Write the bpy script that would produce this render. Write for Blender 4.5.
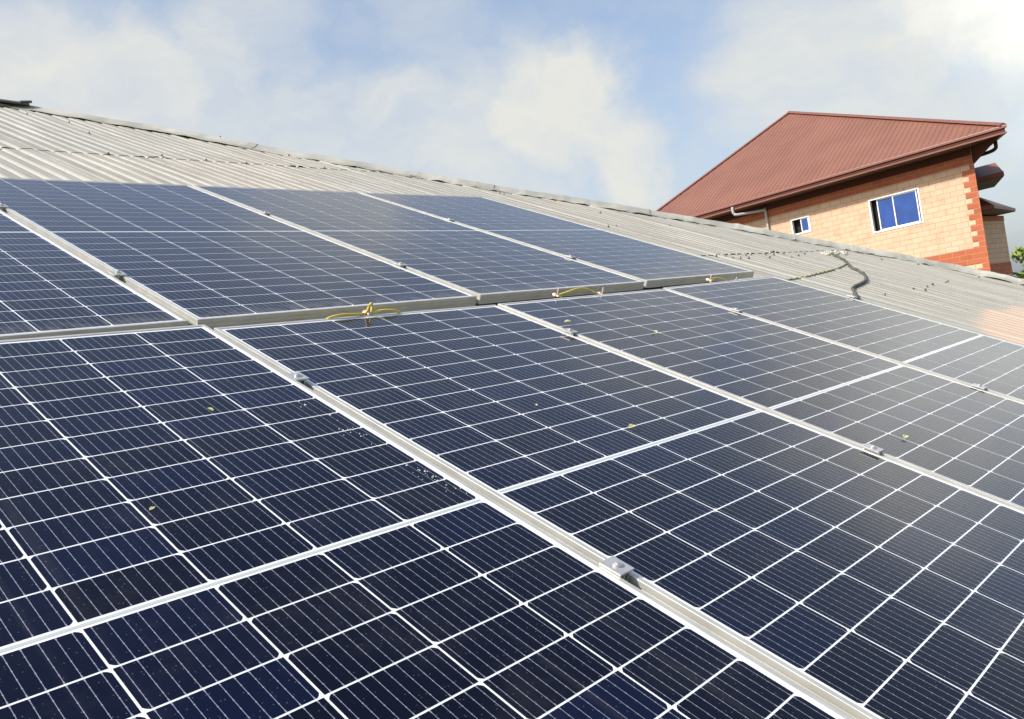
import bpy, bmesh, math, random
from mathutils import Vector, Matrix, noise
random.seed(7)
R=math.radians
S=bpy.context.scene
for o in list(bpy.data.objects): bpy.data.objects.remove(o)

# ------------------------------------------------------------------ camera
CAM=Vector((-1.042429,-2.040279,-0.200307))
RT=Vector((0.6842357,-0.7121682,-0.1569651)); UP=Vector((0.1084512,-0.1134749,0.9876040)); FW=Vector((0.7211518,0.6927770,0.0004081))
cd=bpy.data.cameras.new('camera'); cam=bpy.data.objects.new('camera',cd); S.collection.objects.link(cam)
cd.sensor_width=36; cd.sensor_fit='HORIZONTAL'; cd.lens=842.52*36/1024; cd.clip_start=.05; cd.clip_end=5000
M=Matrix.Identity(4)
for i in range(3): M[i][0]=RT[i]; M[i][1]=UP[i]; M[i][2]=-FW[i]; M[i][3]=CAM[i]
cam.matrix_world=M; S.camera=cam
def pixdir(x,y): return (RT*((x-512)/842.52)+UP*((359.5-y)/842.52)+FW).normalized()

# ------------------------------------------------------------------ light and sky
SUN_AZ,SUN_EL=R(163),R(44)
sdir=Vector((math.cos(SUN_EL)*math.cos(SUN_AZ),math.cos(SUN_EL)*math.sin(SUN_AZ),math.sin(SUN_EL)))
sl=bpy.data.lights.new('sun','SUN'); sl.energy=2.75; sl.angle=R(.53); sl.color=(1,.945,.86)
sun=bpy.data.objects.new('sun',sl); S.collection.objects.link(sun)
sun.rotation_euler=sdir.to_track_quat('Z','Y').to_euler()
S.view_settings.view_transform='Standard'; S.view_settings.look='None'; S.view_settings.gamma=1
S.view_settings.exposure=0.95; S.view_settings.use_curve_mapping=False
wd=bpy.data.worlds.new('World'); S.world=wd; wd.use_nodes=True
nt=wd.node_tree; nt.nodes.clear()
def N(t,kind,**k):
    n=t.nodes.new(kind)
    for a,b in k.items(): setattr(n,a,b)
    return n
def MATH(t,op,a,b=None,c=None,clamp=False):
    n=N(t,'ShaderNodeMath',operation=op); n.use_clamp=clamp
    for i,v in enumerate((a,b,c)):
        if v is None: continue
        if hasattr(v,'links'): t.links.new(v,n.inputs[i])
        else: n.inputs[i].default_value=v
    return n.outputs[0]
def SMOOTH(t,x,a,b):
    n=N(t,'ShaderNodeMapRange',interpolation_type='SMOOTHSTEP'); t.links.new(x,n.inputs[0])
    n.inputs[1].default_value=a; n.inputs[2].default_value=b
    return n.outputs[0]
sky=N(nt,'ShaderNodeTexSky',sky_type='NISHITA'); sky.sun_disc=False; sky.sun_elevation=SUN_EL
sky.sun_rotation=math.atan2(sdir.x,sdir.y); sky.air_density=1.0; sky.dust_density=3.2; sky.ozone_density=1.5
bgs=N(nt,'ShaderNodeBackground'); bgs.inputs[1].default_value=.115
nt.links.new(sky.outputs[0],bgs.inputs[0])
tc=N(nt,'ShaderNodeTexCoord')
nz=N(nt,'ShaderNodeTexNoise'); nz.inputs['Scale'].default_value=4.5; nz.inputs['Detail'].default_value=8; nz.inputs['Roughness'].default_value=.6
nt.links.new(tc.outputs['Generated'],nz.inputs['Vector'])
# warp
vs=N(nt,'ShaderNodeVectorMath',operation='SUBTRACT'); nt.links.new(nz.outputs['Color'],vs.inputs[0]); vs.inputs[1].default_value=(.5,.5,.5)
vm=N(nt,'ShaderNodeVectorMath',operation='SCALE'); nt.links.new(vs.outputs[0],vm.inputs[0]); vm.inputs['Scale'].default_value=.20
va=N(nt,'ShaderNodeVectorMath',operation='ADD'); nt.links.new(tc.outputs['Generated'],va.inputs[0]); nt.links.new(vm.outputs[0],va.inputs[1])
blobs=[(600,125,62,.95),(500,175,90,.7),(585,85,60,1),(540,125,80,1),(635,150,62,1),(480,150,85,.75),(400,135,75,.7),(300,165,90,.7),
 (20,95,110,.85),(130,105,90,.8),(215,60,62,.65),(215,120,70,.65),(289,72,30,.45),(250,10,60,.5),
 (990,55,150,.6),(890,105,110,.5),(830,150,70,.5),(430,30,60,.35),(340,120,60,.45),(1020,150,90,.35),(700,190,90,.25),(740,20,50,.25)]
def azel(a,e): return Vector((math.cos(R(e))*math.cos(R(a)),math.cos(R(e))*math.sin(R(a)),math.sin(R(e))))
blobs=[(pixdir(px,py),r/842.52,w) for px,py,r,w in blobs]+[(azel(9,19),.20,1.),(azel(24,26),.10,.7),(azel(50,31),.13,.9),(azel(20,15),.16,.8),(azel(-20,18),.25,.8)]
tot=None
for (d,rr,w) in blobs:
    n=N(nt,'ShaderNodeVectorMath',operation='DISTANCE'); nt.links.new(va.outputs[0],n.inputs[0]); n.inputs[1].default_value=d
    f=SMOOTH(nt,n.outputs['Value'],rr*1.2,rr*.45)
    f=MATH(nt,'MULTIPLY',f,w)
    tot=f if tot is None else MATH(nt,'MAXIMUM',tot,f)
# broad cloud over the rest of the sky
nz2=N(nt,'ShaderNodeTexNoise'); nz2.inputs['Scale'].default_value=2.1; nz2.inputs['Detail'].default_value=7; nz2.inputs['Roughness'].default_value=.58
mp=N(nt,'ShaderNodeMapping'); mp.inputs['Location'].default_value=(3.1,1.7,.4); mp.inputs['Scale'].default_value=(1,1,1.8)
nt.links.new(tc.outputs['Generated'],mp.inputs[0]); nt.links.new(mp.outputs[0],nz2.inputs['Vector'])
br=SMOOTH(nt,nz2.outputs['Fac'],.42,.72)
br=MATH(nt,'MULTIPLY',br,.55)
nz3=N(nt,'ShaderNodeTexNoise'); nz3.inputs['Scale'].default_value=9; nz3.inputs['Detail'].default_value=8; nz3.inputs['Roughness'].default_value=.6
mp3=N(nt,'ShaderNodeMapping'); mp3.inputs['Scale'].default_value=(1,1,2.6); nt.links.new(va.outputs[0],mp3.inputs[0]); nt.links.new(mp3.outputs[0],nz3.inputs['Vector'])
wisp=MATH(nt,'MULTIPLY',MATH(nt,'SUBTRACT',nz3.outputs['Fac'],.5),.9)
m=MATH(nt,'ADD',MATH(nt,'MAXIMUM',tot,br),wisp)
sz=N(nt,'ShaderNodeSeparateXYZ'); nt.links.new(tc.outputs['Generated'],sz.inputs[0])
lowf=SMOOTH(nt,sz.outputs[2],.74,.38)
m=MATH(nt,'MULTIPLY',MATH(nt,'ADD',MATH(nt,'MULTIPLY',m,.56),.43,clamp=True),MATH(nt,'ADD',MATH(nt,'MULTIPLY',lowf,.93),.07),clamp=True)
bgc=N(nt,'ShaderNodeBackground')
cr=N(nt,'ShaderNodeValToRGB'); cr.color_ramp.elements[0].position=.35; cr.color_ramp.elements[0].color=(.275,.315,.375,1)
cr.color_ramp.elements[1].position=1; cr.color_ramp.elements[1].color=(.415,.418,.395,1)
nt.links.new(m,cr.inputs[0]); nt.links.new(cr.outputs[0],bgc.inputs[0]); dB=N(nt,'ShaderNodeVectorMath',operation='DISTANCE'); nt.links.new(va.outputs[0],dB.inputs[0]); dB.inputs[1].default_value=azel(2,19)
nt.links.new(MATH(nt,'ADD',1.0,MATH(nt,'MULTIPLY',SMOOTH(nt,dB.outputs['Value'],.27,.08),.8)),bgc.inputs[1])  # extra brightness added to an unseen sky patch to lift the panel reflections
mx=N(nt,'ShaderNodeMixShader'); nt.links.new(m,mx.inputs[0]); nt.links.new(bgs.outputs[0],mx.inputs[1]); nt.links.new(bgc.outputs[0],mx.inputs[2])
wo=N(nt,'ShaderNodeOutputWorld'); nt.links.new(mx.outputs[0],wo.inputs[0])

# ------------------------------------------------------------------ materials
def mat(name,col,rough=.5,metal=0,coat=0,noise_amt=0,nscale=8,spec=.5,bump=0,bscale=60):
    m=bpy.data.materials.new(name); m.use_nodes=True; t=m.node_tree; b=t.nodes['Principled BSDF']
    b.inputs['Base Color'].default_value=(*col,1); b.inputs['Roughness'].default_value=rough; b.inputs['Metallic'].default_value=metal
    b.inputs['Coat Weight'].default_value=coat; b.inputs['Coat Roughness'].default_value=.08; b.inputs['Specular IOR Level'].default_value=spec
    co=N(t,'ShaderNodeTexCoord').outputs['Object']
    if noise_amt:
        n=N(t,'ShaderNodeTexNoise'); n.inputs['Scale'].default_value=nscale; n.inputs['Detail'].default_value=6
        t.links.new(co,n.inputs['Vector'])
        r=N(t,'ShaderNodeMixRGB'); r.inputs[1].default_value=(*[c*(1-noise_amt) for c in col],1); r.inputs[2].default_value=(*[min(1,c*(1+noise_amt)) for c in col],1)
        t.links.new(SMOOTH(t,n.outputs['Fac'],.3,.7),r.inputs[0]); t.links.new(r.outputs[0],b.inputs['Base Color'])
    if bump:
        n=N(t,'ShaderNodeTexNoise'); n.inputs['Scale'].default_value=bscale; n.inputs['Detail'].default_value=4; t.links.new(co,n.inputs['Vector'])
        bp=N(t,'ShaderNodeBump'); bp.inputs['Strength'].default_value=bump; bp.inputs['Distance'].default_value=.01
        t.links.new(n.outputs['Fac'],bp.inputs['Height']); t.links.new(bp.outputs[0],b.inputs['Normal'])
    return m
ALU=mat('anodised_aluminium',(.53,.525,.48),.42,.4,noise_amt=.08,nscale=14)
STEEL=mat('clamp_steel',(.55,.55,.53),.4,.6,noise_amt=.1,nscale=60)
DARKM=mat('dark_rubber',(.03,.03,.03),.6)
YEL=mat('yellow_green_cable',(.66,.52,.08),.5,noise_amt=.12,nscale=40)
GRC=mat('green_yellow_wire',(.30,.31,.10),.6,noise_amt=.35,nscale=14)
CABLE=mat('weathered_dark_cable',(.075,.08,.065),.7,noise_amt=.3,nscale=20)
SCREWM=mat('rusty_screw',(.10,.085,.07),.7,noise_amt=.3,nscale=30)
LUG=mat('copper_lug',(.55,.42,.36),.45,.5,noise_amt=.2,nscale=60)
LEAF=mat('dry_leaf',(.78,.78,.40),.7,noise_amt=.3,nscale=80)
BIRD=mat('lime_spots',(.62,.62,.58),.8)
RUBBLE=mat('stone_grey',(.30,.29,.27),.9,noise_amt=.4,nscale=30)

def glassify(b,rough=.07):
    b.inputs['Coat Weight'].default_value=1; b.inputs['Coat IOR'].default_value=1.265; b.inputs['Coat Roughness'].default_value=rough
# backsheet under glass
BACK=mat('white_backsheet',(.74,.76,.78),.6); glassify(BACK.node_tree.nodes['Principled BSDF'],.1)
# cells
CELL=bpy.data.materials.new('monocrystalline_cell'); CELL.use_nodes=True
t=CELL.node_tree; b=t.nodes['Principled BSDF']
uv=N(t,'ShaderNodeUVMap'); sp=N(t,'ShaderNodeSeparateXYZ'); t.links.new(uv.outputs[0],sp.inputs[0])
fx=MATH(t,'FRACT',sp.outputs[0]); fy=MATH(t,'FRACT',sp.outputs[1])
bx=MATH(t,'ABSOLUTE',MATH(t,'SUBTRACT',MATH(t,'FRACT',MATH(t,'MULTIPLY',fx,9)),.5))
dots=MATH(t,'ABSOLUTE',MATH(t,'SUBTRACT',MATH(t,'FRACT',MATH(t,'ADD',MATH(t,'MULTIPLY',fy,5),.5)),.5))
dotm=MATH(t,'LESS_THAN',dots,.06)
edge=MATH(t,'GREATER_THAN',MATH(t,'ABSOLUTE',MATH(t,'SUBTRACT',fy,.5)),.445)
hw=MATH(t,'ADD',.023,MATH(t,'ADD',MATH(t,'MULTIPLY',dotm,.022),MATH(t,'MULTIPLY',edge,.022)))
bus=MATH(t,'LESS_THAN',bx,hw)
oi=N(t,'ShaderNodeObjectInfo')
fl=N(t,'ShaderNodeCombineXYZ'); t.links.new(MATH(t,'FLOOR',sp.outputs[0]),fl.inputs[0]); t.links.new(MATH(t,'FLOOR',sp.outputs[1]),fl.inputs[1]); t.links.new(oi.outputs['Random'],fl.inputs[2])
wn=N(t,'ShaderNodeTexWhiteNoise'); t.links.new(fl.outputs[0],wn.inputs['Vector'])
ob=N(t,'ShaderNodeTexCoord').outputs['Object']
cn=N(t,'ShaderNodeTexNoise'); cn.inputs['Scale'].default_value=3; cn.inputs['Detail'].default_value=4; t.links.new(ob,cn.inputs['Vector'])
ramp=N(t,'ShaderNodeValToRGB'); ramp.color_ramp.elements[0].color=(.0016,.0024,.009,1); ramp.color_ramp.elements[1].color=(.0022,.0058,.030,1)
ramp.color_ramp.elements[0].position=.2; ramp.color_ramp.elements[1].position=1.1 if False else 1
t.links.new(MATH(t,'MULTIPLY',wn.outputs['Value'],MATH(t,'ADD',cn.outputs['Fac'],.1)),ramp.inputs[0])
# dust specks and film
vo=N(t,'ShaderNodeTexVoronoi'); vo.inputs['Scale'].default_value=230; t.links.new(ob,vo.inputs['Vector'])
sv=N(t,'ShaderNodeSeparateXYZ'); t.links.new(vo.outputs['Color'],sv.inputs[0])
speck=MATH(t,'MULTIPLY',MATH(t,'LESS_THAN',vo.outputs['Distance'],.20),MATH(t,'GREATER_THAN',sv.outputs[0],.82))
dn=N(t,'ShaderNodeTexNoise'); dn.inputs['Scale'].default_value=5; dn.inputs['Detail'].default_value=8; dn.inputs['Roughness'].default_value=.7; t.links.new(ob,dn.inputs['Vector'])
film=MATH(t,'MULTIPLY',SMOOTH(t,dn.outputs['Fac'],.48,.78),.022)
oy=N(t,'ShaderNodeSeparateXYZ'); t.links.new(ob,oy.inputs[0])
mps=N(t,'ShaderNodeMapping'); mps.inputs['Scale'].default_value=(34,1.1,1); t.links.new(ob,mps.inputs[0])
sn=N(t,'ShaderNodeTexNoise'); sn.inputs['Scale'].default_value=1; sn.inputs['Detail'].default_value=5; t.links.new(mps.outputs[0],sn.inputs['Vector'])
streak=MATH(t,'MULTIPLY',SMOOTH(t,sn.outputs['Fac'],.55,.8),.022)
en=N(t,'ShaderNodeTexNoise'); en.inputs['Scale'].default_value=26; en.inputs['Detail'].default_value=5; t.links.new(ob,en.inputs['Vector'])
edged=MATH(t,'MULTIPLY',MATH(t,'MULTIPLY',SMOOTH(t,oy.outputs[1],.11,.02),SMOOTH(t,en.outputs['Fac'],.3,.7)),.14)
film=MATH(t,'ADD',film,MATH(t,'ADD',streak,edged))
dust=MATH(t,'ADD',film,MATH(t,'MULTIPLY',speck,.13))
m1=N(t,'ShaderNodeMixRGB'); t.links.new(bus,m1.inputs[0]); t.links.new(ramp.outputs[0],m1.inputs[1]); m1.inputs[2].default_value=(.22,.24,.30,1)
m2=N(t,'ShaderNodeMixRGB'); t.links.new(dust,m2.inputs[0]); t.links.new(m1.outputs[0],m2.inputs[1]); m2.inputs[2].default_value=(.55,.5,.42,1)
t.links.new(m2.outputs[0],b.inputs['Base Color']); b.inputs['Roughness'].default_value=.5; b.inputs['Specular IOR Level'].default_value=0.02
glassify(b,.07)
b.inputs['Sheen Weight'].default_value=.055; b.inputs['Sheen Roughness'].default_value=.3; b.inputs['Sheen Tint'].default_value=(.8,.72,.66,1)

# corrugated roofing
def roofmat(name,base,warm):
    m=bpy.data.materials.new(name); m.use_nodes=True; t=m.node_tree; b=t.nodes['Principled BSDF']
    ob=N(t,'ShaderNodeTexCoord').outputs['Object']; sp=N(t,'ShaderNodeSeparateXYZ'); t.links.new(ob,sp.inputs[0])
    cell=N(t,'ShaderNodeCombineXYZ'); t.links.new(MATH(t,'FLOOR',MATH(t,'DIVIDE',sp.outputs[0],.8)),cell.inputs[0])
    t.links.new(MATH(t,'FLOOR',MATH(t,'DIVIDE',MATH(t,'ADD',sp.outputs[1],2.15),3.0)),cell.inputs[1])
    wn=N(t,'ShaderNodeTexWhiteNoise'); t.links.new(cell.outputs[0],wn.inputs['Vector'])
    mp=N(t,'ShaderNodeMapping'); mp.inputs['Scale'].default_value=(9,.8,1); t.links.new(ob,mp.inputs[0])
    n=N(t,'ShaderNodeTexNoise'); n.inputs['Scale'].default_value=1.6; n.inputs['Detail'].default_value=8; n.inputs['Roughness'].default_value=.65; t.links.new(mp.outputs[0],n.inputs['Vector'])
    r=N(t,'ShaderNodeMixRGB'); r.inputs[1].default_value=(*base,1); r.inputs[2].default_value=(*warm,1)
    t.links.new(MATH(t,'MULTIPLY',wn.outputs['Value'],.8),r.inputs[0])
    g=N(t,'ShaderNodeMixRGB',blend_type='MULTIPLY'); g.inputs[0].default_value=1; t.links.new(r.outputs[0],g.inputs[1])
    rp=N(t,'ShaderNodeValToRGB'); rp.color_ramp.elements[0].position=.25; rp.color_ramp.elements[0].color=(.62,.60,.55,1); rp.color_ramp.elements[1].position=.7; rp.color_ramp.elements[1].color=(1,1,1,1)
    t.links.new(n.outputs['Fac'],rp.inputs[0]); t.links.new(rp.outputs[0],g.inputs[2])
    # fine grime speckle
    n2=N(t,'ShaderNodeTexNoise'); n2.inputs['Scale'].default_value=22; n2.inputs['Detail'].default_value=6; n2.inputs['Roughness'].default_value=.7; t.links.new(ob,n2.inputs['Vector'])
    g2=N(t,'ShaderNodeMixRGB',blend_type='MULTIPLY'); t.links.new(SMOOTH(t,n2.outputs['Fac'],.55,.8),g2.inputs[0]); t.links.new(g.outputs[0],g2.inputs[1]); g2.inputs[2].default_value=(.50,.45,.37,1)
    # peach tinted patch on one sheet corner (blotchy outline)
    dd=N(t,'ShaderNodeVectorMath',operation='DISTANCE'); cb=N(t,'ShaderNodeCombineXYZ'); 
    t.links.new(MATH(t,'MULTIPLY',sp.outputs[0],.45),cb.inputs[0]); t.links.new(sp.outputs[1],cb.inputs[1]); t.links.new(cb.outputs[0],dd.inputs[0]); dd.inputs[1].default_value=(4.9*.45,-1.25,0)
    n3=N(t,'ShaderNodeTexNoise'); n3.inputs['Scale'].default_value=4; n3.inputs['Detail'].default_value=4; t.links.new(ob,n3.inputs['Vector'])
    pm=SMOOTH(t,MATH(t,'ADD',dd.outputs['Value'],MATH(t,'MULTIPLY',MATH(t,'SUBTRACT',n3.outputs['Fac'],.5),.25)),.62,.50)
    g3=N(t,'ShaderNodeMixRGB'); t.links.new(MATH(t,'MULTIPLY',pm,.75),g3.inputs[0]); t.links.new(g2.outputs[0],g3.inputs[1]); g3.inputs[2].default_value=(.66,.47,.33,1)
    t.links.new(g3.outputs[0],b.inputs['Base Color'])
    b.inputs['Metallic'].default_value=.25; b.inputs['Roughness'].default_value=.48
    bp=N(t,'ShaderNodeBump'); bp.inputs['Strength'].default_value=.25; bp.inputs['Distance'].default_value=.004
    t.links.new(n2.outputs['Fac'],bp.inputs['Height']); t.links.new(bp.outputs[0],b.inputs['Normal'])
    return m
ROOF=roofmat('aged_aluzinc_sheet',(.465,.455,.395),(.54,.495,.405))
CAPM=mat('cap_flashing',(.37,.365,.31),.6,.1,noise_amt=.2,nscale=3,bump=.2,bscale=8)
HROOF=mat('oxide_red_roof_paint',(.20,.088,.058),.5,.0,noise_amt=.08,nscale=.8)
HTRIM=mat('oxide_red_trim',(.19,.075,.055),.45,noise_amt=.06,nscale=2)
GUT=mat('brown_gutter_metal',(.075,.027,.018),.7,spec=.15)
SOFF=mat('brown_soffit',(.11,.06,.045),.6,noise_amt=.1,nscale=4)
WHITE=mat('white_window_frame',(.80,.80,.79),.35)
PIPE=mat('grey_pvc_pipe',(.42,.42,.42),.45,noise_amt=.1,nscale=5)
PLAST=mat('cement_plaster',(.45,.42,.36),.9,noise_amt=.15,nscale=3,bump=.3)
DARKIN=mat('dark_room',(.012,.011,.010),.8)
BLUE=mat('blue_tinted_glass',(.008,.055,.26),.06,0,.6,noise_amt=.15,nscale=3)
def brick(name,c1,c2,mortar,w,h):
    m=bpy.data.materials.new(name); m.use_nodes=True; t=m.node_tree; b=t.nodes['Principled BSDF']
    u=N(t,'ShaderNodeUVMap'); k=N(t,'ShaderNodeTexBrick'); t.links.new(u.outputs[0],k.inputs['Vector'])
    k.inputs['Color1'].default_value=(*c1,1); k.inputs['Color2'].default_value=(*c2,1); k.inputs['Mortar'].default_value=(*mortar,1)
    k.inputs['Scale'].default_value=1; k.inputs['Brick Width'].default_value=w; k.inputs['Row Height'].default_value=h
    k.inputs['Mortar Size'].default_value=.009; k.inputs['Mortar Smooth'].default_value=.2
    n=N(t,'ShaderNodeTexNoise'); n.inputs['Scale'].default_value=2.5; n.inputs['Detail'].default_value=8; t.links.new(u.outputs[0],n.inputs['Vector'])
    g=N(t,'ShaderNodeMixRGB',blend_type='MULTIPLY'); t.links.new(SMOOTH(t,n.outputs['Fac'],.45,.8),g.inputs[0]); t.links.new(k.outputs[0],g.inputs[1]); g.inputs[2].default_value=(.86,.79,.72,1)
    t.links.new(g.outputs[0],b.inputs['Base Color']); b.inputs['Roughness'].default_value=.7
    bp=N(t,'ShaderNodeBump'); bp.inputs['Strength'].default_value=.5; bp.inputs['Distance'].default_value=.008; bp.invert=True
    t.links.new(k.outputs['Fac'],bp.inputs['Height']); t.links.new(bp.outputs[0],b.inputs['Normal'])
    return m
TILE=brick('peach_brick_tile',(.63,.425,.285),(.57,.385,.265),(.38,.24,.165),.40,.17)
REDT=brick('orange_brick_tile',(.41,.108,.042),(.34,.09,.036),(.46,.20,.11),.40,.17)

# ------------------------------------------------------------------ helpers
C=S.collection
TH=R(25)
W3=Matrix(((1,0,0),(0,math.cos(TH),-math.sin(TH)),(0,math.sin(TH),math.cos(TH))))
W4=W3.to_4x4()
def PW(v,y,z): return W3@Vector((v,y,z))
def thing(name,label,cat,mw,group=None):
    o=bpy.data.objects.new(name,None); o.empty_display_size=.05; C.objects.link(o); o.matrix_world=mw
    o['label']=label; o['category']=cat
    if group: o['group']=group
    return o
def tag(o,label,cat,group=None):
    o['label']=label; o['category']=cat
    if group: o['group']=group
    return o
def obj(name,bm,ms,parent=None,smooth=False,mw=None):
    me=bpy.data.meshes.new(name); bm.normal_update(); bm.to_mesh(me); bm.free()
    for m in (ms if isinstance(ms,(list,tuple)) else [ms]): me.materials.append(m)
    if smooth: me.polygons.foreach_set('use_smooth',[True]*len(me.polygons))
    o=bpy.data.objects.new(name,me); C.objects.link(o)
    if parent: o.parent=parent
    if mw: o.matrix_world=mw
    return o
def box(bm,a,b,bev=0):
    vs=[bm.verts.new((x,y,z)) for z in (a[2],b[2]) for y in (a[1],b[1]) for x in (a[0],b[0])]
    fs=[(0,2,3,1),(4,5,7,6),(0,1,5,4),(2,6,7,3),(0,4,6,2),(1,3,7,5)]
    F=[bm.faces.new([vs[i] for i in f]) for f in fs]
    if bev: bmesh.ops.bevel(bm,geom=list({e for f in F for e in f.edges}),offset=bev,segments=2,affect='EDGES',profile=.6)
    return F
def hexa(bm,bot,top):
    n=len(bot); a=[bm.verts.new(p) for p in bot]; b=[bm.verts.new(p) for p in top]
    bm.faces.new(a[::-1]); bm.faces.new(b)
    for i in range(n): bm.faces.new((a[i],a[(i+1)%n],b[(i+1)%n],b[i]))
def smoothpath(P,n=6):
    P=[Vector(p) for p in P]; out=[]
    for i in range(len(P)-1):
        p0=P[max(i-1,0)];p1=P[i];p2=P[i+1];p3=P[min(i+2,len(P)-1)]
        for k in range(n):
            t=k/n; out.append(.5*((2*p1)+(p2-p0)*t+(2*p0-5*p1+4*p2-p3)*t*t+(3*p1-p0-3*p2+p3)*t**3))
    out.append(P[-1]); return out
def tube(bm,P,r,seg=8):
    rings=[]
    for i,p in enumerate(P):
        d=(P[min(i+1,len(P)-1)]-P[max(i-1,0)]).normalized()
        a=d.cross(Vector((0,0,1)) if abs(d.z)<.9 else Vector((1,0,0))).normalized(); c=d.cross(a)
        rr=r(i/(len(P)-1)) if callable(r) else r
        rings.append([bm.verts.new(p+(a*math.cos(2*math.pi*k/seg)+c*math.sin(2*math.pi*k/seg))*rr) for k in range(seg)])
    for a,c in zip(rings,rings[1:]):
        for k in range(seg): bm.faces.new((a[k],a[(k+1)%seg],c[(k+1)%seg],c[k]))
    bm.faces.new(rings[0][::-1]); bm.faces.new(rings[-1])
def cyl(bm,c,ax,r,h,seg=10):
    c=Vector(c); ax=Vector(ax).normalized(); tube(bm,[c,c+ax*h],r,seg)
def recalc(bm): bmesh.ops.recalc_face_normals(bm,faces=bm.faces)
def interp(xs,ys,x):
    if x<=xs[0]: return ys[0]
    for i in range(len(xs)-1):
        if x<=xs[i+1]: return ys[i]+(ys[i+1]-ys[i])*(x-xs[i])/(xs[i+1]-xs[i])
    return ys[-1]

# ------------------------------------------------------------------ ground
GZ=-4.3
GR=mat('dry_grass_ground',(.12,.12,.06),.95,noise_amt=.5,nscale=.15)
bm=bmesh.new(); vs=[bm.verts.new(p) for p in ((-2000,-2000,GZ),(2000,-2000,GZ),(2000,2000,GZ),(-2000,2000,GZ))]; bm.faces.new(vs)
g=obj('ground',bm,GR); g['kind']='structure'

# ------------------------------------------------------------------ our roof
HIP=[(1.45,6.62),(2.36,5.66),(2.90,4.89),(3.81,3.70),(4.20,3.24),(4.71,2.80),(5.20,2.30),(5.80,1.66),(6.06,1.24),(6.34,.80),(6.55,.46),(6.72,.08),(6.84,-.42),(7.5,-1.4),(9.4,-3.8)]
hv=[p[0] for p in HIP]; hy=[p[1] for p in HIP]
ZR=-.097; AMP=.0095; PITCH=.098
def ribz(v,seed=0.):
    ph=(v/PITCH)%1.0
    d_=abs(ph-.5)*2; s=1-2*max(0.,min(1.,(.32-d_)/.25))**1.3   # flat crest, narrow valley
    s+=-.25*max(0,1-abs(d_-1)/.12)
    z=AMP*s
    # side lap of the next sheet
    q=(v/.80)%1.0
    if q>.93: z+=.006*(q-.93)/.07
    elif q<.05: z+=.006
    return z
bld=thing('metal_roofed_building','low building under a weathered grey corrugated metal hip roof that carries the panels','building',W4)
def course(y0,y1,zoff,idx):
    bm=bmesh.new(); cols=[]
    v=-6.0; dv=PITCH/10
    rowsN=12
    while v<9.4:
        top=min(y1,interp(hv,hy,v)) if v>hv[0] else min(y1,hy[0])
        if top>y0+.01:
            col=[]
            lift=.003*abs(noise.noise(Vector((v*2.1,idx*7.3,0))))+.016*max(0,noise.noise(Vector((math.floor(v/PITCH)*1.7,idx*3.1,5)))-.12)
            jag=.02*noise.noise(Vector((math.floor(v/.8)*3.7,idx*5.,2)))
            for r in range(rowsN+1):
                f=r/rowsN; y=y0+jag+(top-y0-jag)*f
                z=ZR+ribz(v)+zoff*(1-f)+.006*noise.noise(Vector((v*.8,y*.5,1)))
                if r==0: z+=lift
                col.append(bm.verts.new((v,y,z)))
            cols.append(col)
        else: cols.append(None)
        v+=dv
    for a,b in zip(cols,cols[1:]):
        if a and b:
            for r in range(rowsN): bm.faces.new((a[r],b[r],b[r+1],a[r+1]))
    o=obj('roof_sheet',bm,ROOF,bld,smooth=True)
    return o
ys=[-3.8,-2.15,.85,3.85]
course(-3.8,-2.05,.003,0); course(-2.15,.95,.003,1); course(.83,3.95,.003,2); course(3.83,6.7,.003,3)
# far slopes of the hip roof (world space, ribs run down the slope)
def wv(v,y,z=ZR): return PW(v,y,z)
EZ=PW(9.4,-3.8,ZR).z
bm=bmesh.new(); rows=[]
yv=-3.8
Minv=W4.inverted()
N_=700
for i in range(N_+1):
    y=-3.8+(6.62+3.8)*i/N_
    v=interp(hy[::-1],hv[::-1],y)
    p=wv(v,y); rz=AMP*math.cos(2*math.pi*p.y/PITCH)
    run=max(0,(p.z-EZ)/math.tan(TH))
    a=p+Vector((0,0,rz)); c=Vector((p.x+run,p.y,EZ+rz))
    rows.append((bm.verts.new(Minv@a),bm.verts.new(Minv@c)))
for a,c in zip(rows,rows[1:]): bm.faces.new((a[0],a[1],c[1],c[0]))
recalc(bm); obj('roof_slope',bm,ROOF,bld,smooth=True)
apex=wv(1.45,6.62); rl=wv(-6,6.62); run=(apex.z-EZ)/math.tan(TH)
bm=bmesh.new()
hexa(bm,[Minv@p for p in (rl,apex,Vector((apex.x+run,apex.y+run,EZ)),Vector((rl.x,rl.y+run,EZ)))],[Minv@(p+Vector((0,0,.012))) for p in (rl,apex,Vector((apex.x+run,apex.y+run,EZ)),Vector((rl.x,rl.y+run,EZ)))])
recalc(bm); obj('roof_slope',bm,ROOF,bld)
bm=bmesh.new(); f0=wv(-6,-3.8)
x0,x1,y0_,y1_=-5.7,apex.x+run-.6,f0.y+.5,apex.y+run-.6
for a,b_ in (((x0,y0_),(x1,y0_+.2)),((x0,y1_-.2),(x1,y1_)),((x0,y0_+.2),(x0+.2,y1_-.2)),((x1-.2,y0_+.2),(x1,y1_-.2))):
    box(bm,(a[0],a[1],GZ),(b_[0],b_[1],EZ-.15))
bmesh.ops.transform(bm,matrix=Minv,verts=bm.verts); obj('wall',bm,PLAST,bld)
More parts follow.
